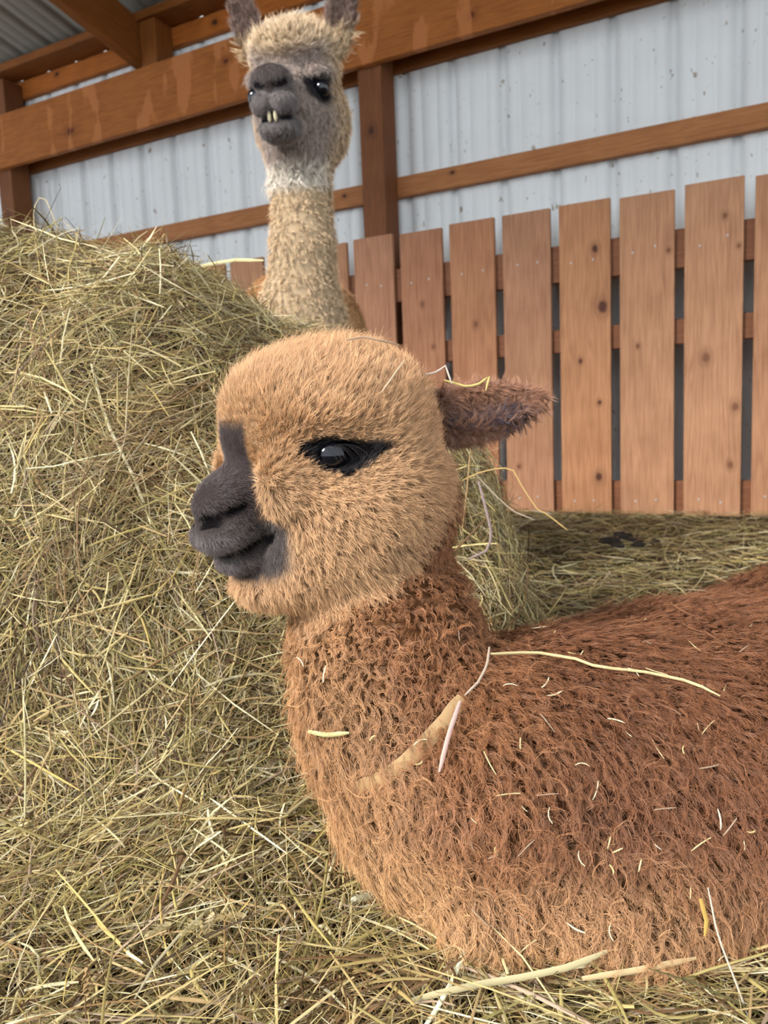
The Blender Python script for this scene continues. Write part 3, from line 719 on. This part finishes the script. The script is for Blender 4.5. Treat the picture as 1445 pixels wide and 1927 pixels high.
# ================================================================ the standing alpaca behind the hay
H2 = Frame(U(558, 186, 1.64), (-0.21, -0.97, -0.22), (0.0, 0.0, 1.0), 1.1)
oc = H2.O
S = Sculpt(fine(oc[0] - 0.27, oc[0] - 0.16, oc[0] + 0.16, oc[0] + 0.3, 0.004, 0.009), fine(oc[1] - 0.23, oc[1] - 0.21, oc[1] + 0.12, 2.78, 0.004, 0.009), fine(-0.01, oc[2] - 0.20, oc[2] + 0.22, oc[2] + 0.32, 0.004, 0.009))
h2 = H2.w
def he2(c, r, k=0.014, **kw):
    ro = H2.rot(kw.pop('yaw', 0), kw.pop('pitch', 0), kw.pop('roll', 0)); S.ell(h2(c), np.asarray(r) * 1.1, k, ro, **kw)
he2((-0.02, 0, 0.060), (0.080, 0.083, 0.072), 0.02)
he2((0.025, 0, 0.075), (0.050, 0.062, 0.036), 0.02)
for sg in (1, -1):
    he2((-0.025, sg * 0.040, -0.040), (0.070, 0.050, 0.078), 0.02)
    he2((0.028, sg * 0.058, 0.030), (0.040, 0.024, 0.016), 0.02)
    he2((0.045, sg * 0.030, -0.03), (0.05, 0.035, 0.045), 0.02)
he2((0.02, 0, -0.085), (0.070, 0.060, 0.045), 0.02)
S.cap(h2((0.03, 0, 0.005)), h2((0.125, 0, -0.012)), 0.056, 0.036, 0.014)
he2((0.142, 0, 0.010), (0.030, 0.036, 0.024), 0.008, pitch=0.1)
for sg in (1, -1): he2((0.146, sg * 0.017, -0.030), (0.028, 0.023, 0.021), 0.005)
he2((0.118, 0, -0.066), (0.044, 0.040, 0.024), 0.008)
for sg in (1, -1):
    S.cap(h2((0.174, sg * 0.011, -0.006)), h2((0.160, sg * 0.030, 0.000)), 0.0075, 0.006, 0.003, sub=True)
    S.cap(h2((0.170, sg * 0.003, -0.053)), h2((0.130, sg * 0.042, -0.050)), 0.006, 0.004, 0.005, sub=True)
    he2((0.052, sg * 0.083, 0.004), (0.022, 0.016, 0.015), 0.008, sub=True)
S.cap(h2((0.178, 0, -0.018)), h2((0.176, 0, -0.052)), 0.003, 0.006, 0.005, sub=True)
for sg in (1, -1):
    a, b = h2((-0.045, sg * 0.080, 0.080)), h2((-0.03, sg * 0.114, 0.225))
    ear(S, a, b, H2.F + sg * H2.L * 0.15, 0.030, 0.013, 1)
k0, k1, k2 = U(566, 300, 1.69), U(570, 470, 1.70), U(572, 660, 1.72)
S.cap(k0, k1, 0.062, 0.062, 0.03); S.cap(k1, k2, 0.062, 0.076, 0.03)
bx = k2[0] - 0.06
S.ell((bx + 0.05, k2[1] + 0.10, 0.60), (0.115, 0.18, 0.19), 0.05)
S.ell((bx + 0.02, k2[1] + 0.40, 0.64), (0.175, 0.34, 0.20), 0.06)
S.ell((bx + 0.03, k2[1] + 0.70, 0.63), (0.16, 0.22, 0.19), 0.06)
for lx, ly in ((-0.085, 0.05), (0.095, 0.05), (-0.07, 0.74), (0.12, 0.74)):
    S.cap((bx + lx, k2[1] + ly, 0.55), (bx + lx, k2[1] + ly + (0.03 if ly > 0.5 else 0), 0.28), 0.075, 0.045, 0.03)
    S.cap((bx + lx, k2[1] + ly + (0.03 if ly > 0.5 else 0), 0.28), (bx + lx, k2[1] + ly, 0.03), 0.045, 0.035, 0.02)
V2, Q2 = S.mesh(); V2 = relax(V2, Q2, 2, 0.4); del S
T2 = np.concatenate([Q2[:, [0, 1, 2]], Q2[:, [0, 2, 3]]]); N2 = vnormals(V2, T2)
F_FAWN, F_GREY, F_MUZ, F_WHITE, F_EAR, F_BODY = (srgb(*c) for c in ((214, 187, 152), (172, 155, 146), (128, 120, 118), (240, 232, 220), (138, 116, 106), (196, 150, 104)))
def zones2(P):
    q = H2.loc(P); x, y, z = q.T; ay = np.abs(y)
    face = sstep(0.005, 0.06, x + 0.2 * ay) * sstep(0.085, 0.05, z + 0.12 * np.maximum(x - 0.05, 0) - 0.15 * ay) * sstep(-0.12, -0.10, z) * sstep(0.115, 0.08, ay)
    muz = sstep(0.105, 0.130, x - 0.5 * np.maximum(z + 0.01, 0)) * sstep(-0.10, -0.08, z)
    eye = sstep(1.2, 0.8, np.sqrt(((x - 0.05) / 0.035) ** 2 + ((z - 0.002) / 0.024) ** 2)) * (ay > 0.035)
    ear_ = sstep(0.105, 0.125, z) * (ay > 0.05) * sstep(0.02, 0.0, x)
    def seg(a, b):
        a = np.array(a); b = np.array(b); p = np.stack([x, ay, z], 1); t = np.clip((p - a) @ (b - a) / ((b - a) @ (b - a)), 0, 1)
        return np.linalg.norm(p - a - t[:, None] * (b - a), axis=1)
    zones2.hole = np.maximum(sstep(0.009, 0.007, seg((0.172, 0.012, -0.006), (0.160, 0.029, 0.000))), sstep(0.006, 0.0045, seg((0.168, 0.003, -0.053), (0.130, 0.042, -0.050))))
    chin = sstep(-0.095, -0.112, z) * sstep(-0.175, -0.150, z) * sstep(-0.03, 0.02, x - 0.5 * np.maximum(y, 0))
    return q, face, muz, eye, ear_, chin
def color2(P):
    q, face, muz, eye, ear_, chin = zones2(P); n = len(P)
    c = np.tile(F_FAWN, (n, 1)); c = mix(c, F_BODY, sstep(k2[1] - 0.02, k2[1] + 0.12, P[:, 1]) * (P[:, 2] < 0.95))
    c = mix(c, F_WHITE, chin * 0.8); c = mix(c, F_GREY, face * 0.95); c = mix(c, F_MUZ, muz); c = mix(c, srgb(98, 88, 85), muz * sstep(0.135, 0.160, q[:, 0]) * sstep(-0.012, 0.0, q[:, 2])); c = mix(c, srgb(42, 38, 42), np.maximum(eye, zones2.hole)); c = mix(c, F_EAR, ear_)
    return c
def fld2(P, N):
    q, face, muz, eye, ear_, chin = zones2(P); x, y, z = q.T; n = len(P)
    bare = np.clip(muz + eye * 0.8 + face * 0.55 + ear_ * 0.6, 0, 1); hd = sstep(-0.2, -0.14, z) * (P[:, 1] < oc[1] + 0.12)
    ln = (0.011 + 0.010 * hd * sstep(0.05, 0.09, z) + 0.008 * chin) * (1 - bare) + 0.005 * bare
    cb = np.tile(np.array([0.0, 0.1, -1.0]), (n, 1)); cb[z > 0.06] = -H2.F * 0.6 + H2.Z * 0.5; cb += (ear_ > 0.3)[:, None] * H2.Z * 2
    return dict(len=ln, comb=cb, crad=0.0045, clump=0.5 * (1 - bare), curl=0.0012 * (1 - bare), wave=1.4, rad=0.00030 * (1 - 0.35 * bare), lay=0.7 + 0.4 * bare, mess=0.7 - 0.4 * bare, col=color2(P))
al2 = empty('alpaca', (bx, k2[1] + 0.35, 0.0))
tag(al2, 'fawn alpaca with grey face standing behind the hay heap looking at the camera', 'alpaca')
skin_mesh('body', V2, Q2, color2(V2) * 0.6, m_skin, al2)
for sg in (1, -1): ball('eye', h2((0.050, sg * 0.065, 0.003)), 0.0165, m_eye, al2)
m_teeth = plain('ivory_teeth', (206, 194, 158), 0.4)
for sg in (1, -1):
    ball('tooth', h2((0.162, sg * 0.0055, -0.050)), 0.011, m_teeth, al2, rot=H2.R.T, scale=(0.35, 0.36, 1.0), seg=12)
if FUR:
    r = np.random.default_rng(4); fc = facing(V2, N2); q, face, muz, eye, ear_, chin = zones2(V2)
    wgt = np.where(fc > -0.25, 1.0, 0.2) * (1 + 2.0 * np.clip(face + muz + ear_, 0, 1)) * np.where(V2[:, 1] > k2[1] + 0.25, 0.25, 1) * np.where(V2[:, 2] < 0.5, 0.3, 1)
    for sg in (1, -1): wgt = wgt * (np.linalg.norm(V2 - h2((0.050, sg * 0.070, 0.003)), axis=1) > 0.0165)
    wgt = wgt * (1 - zones2.hole)
    P, N = sample(V2, T2, N2, 15000, r, wgt)
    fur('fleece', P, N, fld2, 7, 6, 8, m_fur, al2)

# ---------------------------------------------------------------- scatter the hay
def in_view_xy(n, r, x0, x1, y0, y1):
    return np.stack([r.uniform(x0, x1, n), r.uniform(y0, y1, n)], 1)
if HAY:
    r = np.random.default_rng(77)
    # heap: sample by true surface area
    def area_sample(n, x0, x1, y0, y1, seed, wfun=None):
        rr = np.random.default_rng(seed); out = []; tot = 0
        while tot < n:
            c = np.stack([rr.uniform(x0, x1, n * 4), rr.uniform(y0, y1, n * 4)], 1); N = surf_n(c[:, 0], c[:, 1])
            wgt = 1 / N[:, 2]; 
            if wfun is not None: wgt = wgt * wfun(c[:, 0], c[:, 1], N)
            k = rr.random(len(c)) < wgt / 5.0; out.append(c[k]); tot += k.sum()
        return np.concatenate(out)[:n]
    def join(objs):
        with bpy.context.temp_override(active_object=objs[0], object=objs[0], selected_objects=objs, selected_editable_objects=objs):
            bpy.ops.object.join()
        return objs[0]
    pile = make_hay('hay_pile', area_sample(52000, -0.80, 0.27, 0.70, 1.45, 1, lambda x, y, N: np.where(y > 1.22, 0.4, 1.0)), 0.012, 0.15, 0.0005, 0.0024, (-0.024, 0.016), 2, m_hay)
    long1 = make_hay('hay_layer', area_sample(900, -0.75, 0.25, 0.72, 1.25, 101), 0.06, 0.20, 0.0010, 0.0030, (0.004, 0.018), 22, m_hay, k=6, tiltv=0.10, bright=1.10, stiff=2.2)
    fine1 = make_hay('hay_layer', area_sample(14000, -0.75, 0.26, 0.70, 1.30, 111), 0.015, 0.08, 0.00025, 0.0007, (0.0, 0.017), 24, m_hay, k=4, tiltv=0.3)
    fly = make_hay('hay_layer', area_sample(1500, -0.75, 0.26, 0.95, 1.30, 103), 0.03, 0.13, 0.0004, 0.0014, (0.0, 0.02), 23, m_hay, k=6, tiltv=0.8)
    pile = join([pile, long1, fine1, fly])
    tag(pile, 'big heap of loose dry hay filling the left side of the stall', 'hay', kind='stuff')
    bed = make_hay('hay_bedding', area_sample(22000, -0.55, 0.70, 0.34, 0.80, 5), 0.015, 0.17, 0.0006, 0.0030, (-0.022, 0.014), 6, m_hay)
    long2 = make_hay('hay_layer', area_sample(420, -0.5, 0.5, 0.36, 0.8, 102), 0.06, 0.20, 0.0010, 0.0032, (0.004, 0.018), 26, m_hay, k=6, tiltv=0.10, bright=1.10, stiff=2.2)
    fine2 = make_hay('hay_layer', area_sample(8000, -0.5, 0.65, 0.36, 0.80, 112), 0.015, 0.08, 0.00025, 0.0007, (0.0, 0.017), 27, m_hay, k=4, tiltv=0.3)
    bed = join([bed, long2, fine2])
    tag(bed, 'loose hay bedding spread on the floor in front of the lying alpaca', 'hay', kind='stuff')
    far = make_hay('floor_hay', area_sample(14000, -1.2, 2.2, 0.80, 3.9, 9, lambda x, y, N: (heap(x, y) < 0.02) * ((x * WN[0] + y * WN[1]) < WD - 0.01) / (0.4 + y)), 0.05, 0.24, 0.0012, 0.004, (-0.006, 0.012), 10, m_hay, dark=0.25)
    tag(far, 'greenish trodden hay covering the floor up to the board fence', 'hay', kind='stuff')
# ---------------------------------------------------------------- single stalks, seed heads and straw bits
def on_fleece(px, py, off):
    d = RAY(px, py); hit = BV1.ray_cast(Vector(CAM), Vector(d))
    if hit[0] is None: return None, None
    return np.array(hit[0]) + np.array(hit[1]) * off, np.array(hit[1])
def on_hay(px, py, off):
    d = RAY(px, py); t = np.arange(0.3, 3.5, 0.003); P = CAM[None] + d[None] * t[:, None]
    k = np.argmax(P[:, 2] < HZ(P[:, 0], P[:, 1]) + off)
    return P[k]
def resample(P, k):
    P = np.asarray(P, float); d = np.concatenate([[0], np.cumsum(np.linalg.norm(np.diff(P, axis=0), axis=1))]); u = np.linspace(0, d[-1], k)
    return np.stack([np.interp(u, d, P[:, i]) for i in range(3)], 1)
def stalk(name, path, where, width, col, label, cat='hay stalk', off=0.012, group=None, thick=0.4):
    if where == 'fleece': pts = [on_fleece(x, y, off)[0] for x, y in path]
    elif where == 'hay': pts = [on_hay(x, y, off) for x, y in path]
    else:
        dep = where if isinstance(where, (list, tuple)) else [where] * len(path)
        pts = [U(x, y, d) for (x, y), d in zip(path, dep)]
    pts = [p for p in pts if p is not None]
    if len(pts) < 2: return print('stalk missed', label)
    pts = resample(pts, max(6, 2 * len(path)))
    me = strands_mesh(name, pts[None], np.array([width]), np.array([width * thick]), srgb(*col)[None] * np.array([[0.80, 0.77, 0.84]]), -FW[None])
    return tag(link(name, me, m_hay), label, cat, group)
stalk('hay_stalk', [(905, 1256), (1000, 1260), (1090, 1272), (1110, 1283), (1200, 1292), (1290, 1310), (1342, 1335)], 'fleece', 0.0022, (226, 212, 150), 'long pale hay stalk lying across the back of the brown alpaca', off=0.016)
stalk('hay_stalk', [(895, 1236), (902, 1275), (890, 1305), (868, 1325)], 'fleece', 0.0020, (206, 188, 158), 'curved grey hay stalk where neck and back of the brown alpaca meet', off=0.016)
stalk('hay_leaf', [(862, 1336), (850, 1390), (838, 1452)], 'fleece', 0.0034, (208, 176, 158), 'narrow pinkish dry leaf hanging on the brown alpaca by its collar', 'leaf', off=0.018)
stalk('hay_leaf', [(612, 1366), (640, 1372), (676, 1368)], 'fleece', 0.0036, (206, 204, 140), 'small pale green leaf stuck in the wool of the brown neck', 'leaf', off=0.016)
stalk('collar', [(866, 1322), (840, 1362), (805, 1398), (765, 1438), (715, 1466), (680, 1474)], 'fleece', 0.0120, (200, 168, 116), 'beige band half sunk in the wool at the base of the brown neck', 'collar', off=0.0095, thick=0.12)
stalk('hay_stalk', [(75, 470), (62, 410), (68, 375), (82, 368), (95, 395), (112, 440)], 1.12, 0.0014, (206, 190, 140), 'curled hay stalk looping above the heap before the left wall post')
stalk('hay_stalk', [(172, 685), (198, 790), (255, 905), (285, 990)], 'hay', 0.0034, (228, 220, 170), 'long straight whitish stalk on the face of the hay heap left of the muzzle', off=0.022)
stalk('hay_stalk', [(868, 905), (905, 888), (945, 880), (965, 884), (985, 920), (1010, 958), (1030, 968), (1068, 998)], 0.98, 0.0018, (212, 180, 110), 'long crooked yellow stalk poking out behind the brown neck towards the fence')
stalk('hay_stalk', [(896, 894), (935, 935), (965, 962), (1005, 978)], 1.0, 0.0016, (196, 178, 150), 'straight greyish stalk below the crooked yellow one behind the brown neck')
stalk('hay_leaf', [(900, 905), (915, 960), (926, 1010), (915, 1038), (880, 1052)], 0.92, 0.0030, (170, 150, 140), 'grey curled dry leaf hanging behind the brown neck', 'leaf')
stalk('hay_stalk', [(886, 836), (878, 930), (868, 1010)], 0.95, 0.0018, (178, 148, 96), 'upright brownish stalk under the ear of the brown alpaca')
stalk('hay_stalk', [(770, 1884), (880, 1856), (990, 1838), (1080, 1818), (1142, 1790)], [0.515, 0.515, 0.515, 0.515, 0.52], 0.0050, (206, 196, 146), 'broad flat stalk curving along the belly edge of the brown alpaca', thick=0.25)
stalk('hay_stalk', [(1095, 1842), (1200, 1826), (1310, 1803)], 0.515, 0.0046, (214, 192, 140), 'thick split stalk lying against the folded legs at the lower right', thick=0.3)
stalk('hay_stalk', [(1332, 1670), (1350, 1760), (1385, 1850), (1412, 1925)], 0.49, 0.0012, (222, 214, 186), 'thin white stalk leaning upright in front of the folded legs')
stalk('hay_stalk', [(1318, 1690), (1330, 1735), (1326, 1762)], 0.51, 0.0030, (206, 172, 90), 'short thick yellow stalk beside the thin white upright one')
stalk('hay_stalk', [(648, 676), (675, 670), (705, 676), (732, 682)], 'fleece', 0.0016, (206, 176, 140), 'brown twig lying on the crown of the brown alpaca', off=0.016)
stalk('hay_stalk', [(740, 705), (722, 728), (700, 756)], 'fleece', 0.0012, (222, 200, 160), 'fine pale straw standing in the forehead wool of the brown alpaca', off=0.016)
stalk('hay_stalk', [(835, 715), (880, 728), (905, 721), (921, 706), (914, 735)], 0.66, 0.0018, (220, 204, 120), 'bent yellow straw lying above the ear of the brown alpaca')
stalk('hay_stalk', [(795, 706), (822, 700), (838, 688), (850, 722)], 0.655, 0.0016, (216, 204, 180), 'kinked white straw behind the crown of the brown alpaca')
stalk('hay_stalk', [(318, 522), (380, 500), (440, 489), (496, 490)], 1.18, 0.0050, (232, 222, 160), 'bright broad stalk on top of the heap left of the fawn neck', thick=0.25)
stalk('hay_stalk', [(405, 1080), (340, 1078), (290, 1072)], 'hay', 0.0030, (226, 220, 176), 'pale stalk under the chin of the brown alpaca', off=0.02)
stalk('hay_stalk', [(1000, 960), (1040, 968)], 1.6, 0.002, (214, 200, 170), 'short pale straw on the floor near the fence foot')
def seed_head(px, py, ang, L, col, label):
    c = on_hay(px, py, 0.018); ax = RT * math.cos(ang) - UP * math.sin(ang) * 0.8 + FW * math.sin(ang) * -0.3; ax = unit(ax); sd = unit(np.cross(ax, FW)); up = np.cross(sd, ax)
    v, f, cc = [], [], []
    n = 46
    for i in range(n):
        t = i / n; a = i * 2.4; rad = 0.0032 * math.sin(math.pi * (0.12 + 0.82 * t))
        o = c + ax * (t - 0.5) * L; dirr = sd * math.cos(a) + up * math.sin(a)
        tip = o + dirr * rad * 1.7 + ax * 0.0035; s1 = np.cross(dirr, ax) * 0.0011
        b0 = len(v); v += [o + s1, o - s1, o + dirr * rad * 0.8 + ax * 0.0012 + s1 * 1.2, o + dirr * rad * 0.8 + ax * 0.0012 - s1 * 1.2, tip]
        f += [(b0, b0 + 1, b0 + 3), (b0, b0 + 3, b0 + 2), (b0 + 2, b0 + 3, b0 + 4)]
    me = pymesh('seed_head', v, f, False); color_attr(me, np.tile(srgb(*col), (len(v), 1)) * (0.85 + 0.3 * np.random.default_rng(int(px)).random((len(v), 1))))
    tag(link('seed_head', me, m_hay), label, 'seed head')
for a in ((300, 1748, 2.6, 0.020, (214, 196, 150), 'small pale seed head leftmost of a loose row in the front hay'), (361, 1746, 2.5, 0.018, (206, 190, 140), 'small seed head second from left in the front hay'),
          (395, 1733, 1.9, 0.014, (220, 200, 156), 'stubby seed head on top of an upright stem in the front hay'), (431, 1724, 3.05, 0.026, (226, 206, 158), 'longest cream seed head in the front hay'),
          (690, 1686, 2.9, 0.020, (224, 216, 186), 'white seed head beside the chest of the brown alpaca'), (165, 1866, 1.4, 0.032, (160, 132, 92), 'brown seed head standing in the hay at the bottom left')):
    seed_head(*a)
# straw bits caught in the fleece
r = np.random.default_rng(17); protos = []
for i in range(8):
    L = r.uniform(0.005, 0.020); x = np.linspace(-0.5, 0.5, 5); b = r.normal() * 0.3
    pts = np.stack([x * L, (x ** 2) * L * b, 0 * x], 1); c = HAYC[r.choice([0, 1, 5, 0, 9, 6, 6])] * 1.1
    protos.append(strands_mesh('straw_bit', pts[None], np.array([r.uniform(0.0006, 0.0013)]), np.array([0.0005]), np.clip(c[None], 0, 0.9), np.array([[0.0, 0, 1]])))
cnt = 0
while cnt < 64:
    px, py = r.uniform(560, 1440), r.uniform(1160, 1800)
    p, nrm = on_fleece(px, py, 0.0135)
    if p is None or (px < 880 and r.random() < 0.6) or nrm[2] < -0.2: continue
    t = unit(np.cross(nrm, r.normal(size=3)))
    tag(link('straw_bit', protos[cnt % 8], m_hay, None, frame_mw(p, t, nrm)), 'short straw bit caught in the wool of the lying brown alpaca', 'straw', 'straw bits in the brown wool'); cnt += 1
# dark dung lumps on the floor before the fence
m_dung = plain('dark_dung', (38, 32, 28), 0.8, 0.2)
r = np.random.default_rng(5)
for i in range(16):
    px, py = 1190 + r.normal() * 26, 1022 + r.normal() * 8
    p = on_hay(px, py, 0.0)
    ball('dung_pellet', p + np.array([0, 0, 0.008]), r.uniform(0.012, 0.020), m_dung, None, scale=(1.2, 1, 0.8), seg=10)
    tag(bpy.context.scene.collection.objects[-1], 'dark dung lump on the hay floor in front of the fence', 'dung', 'dung lumps before the fence')
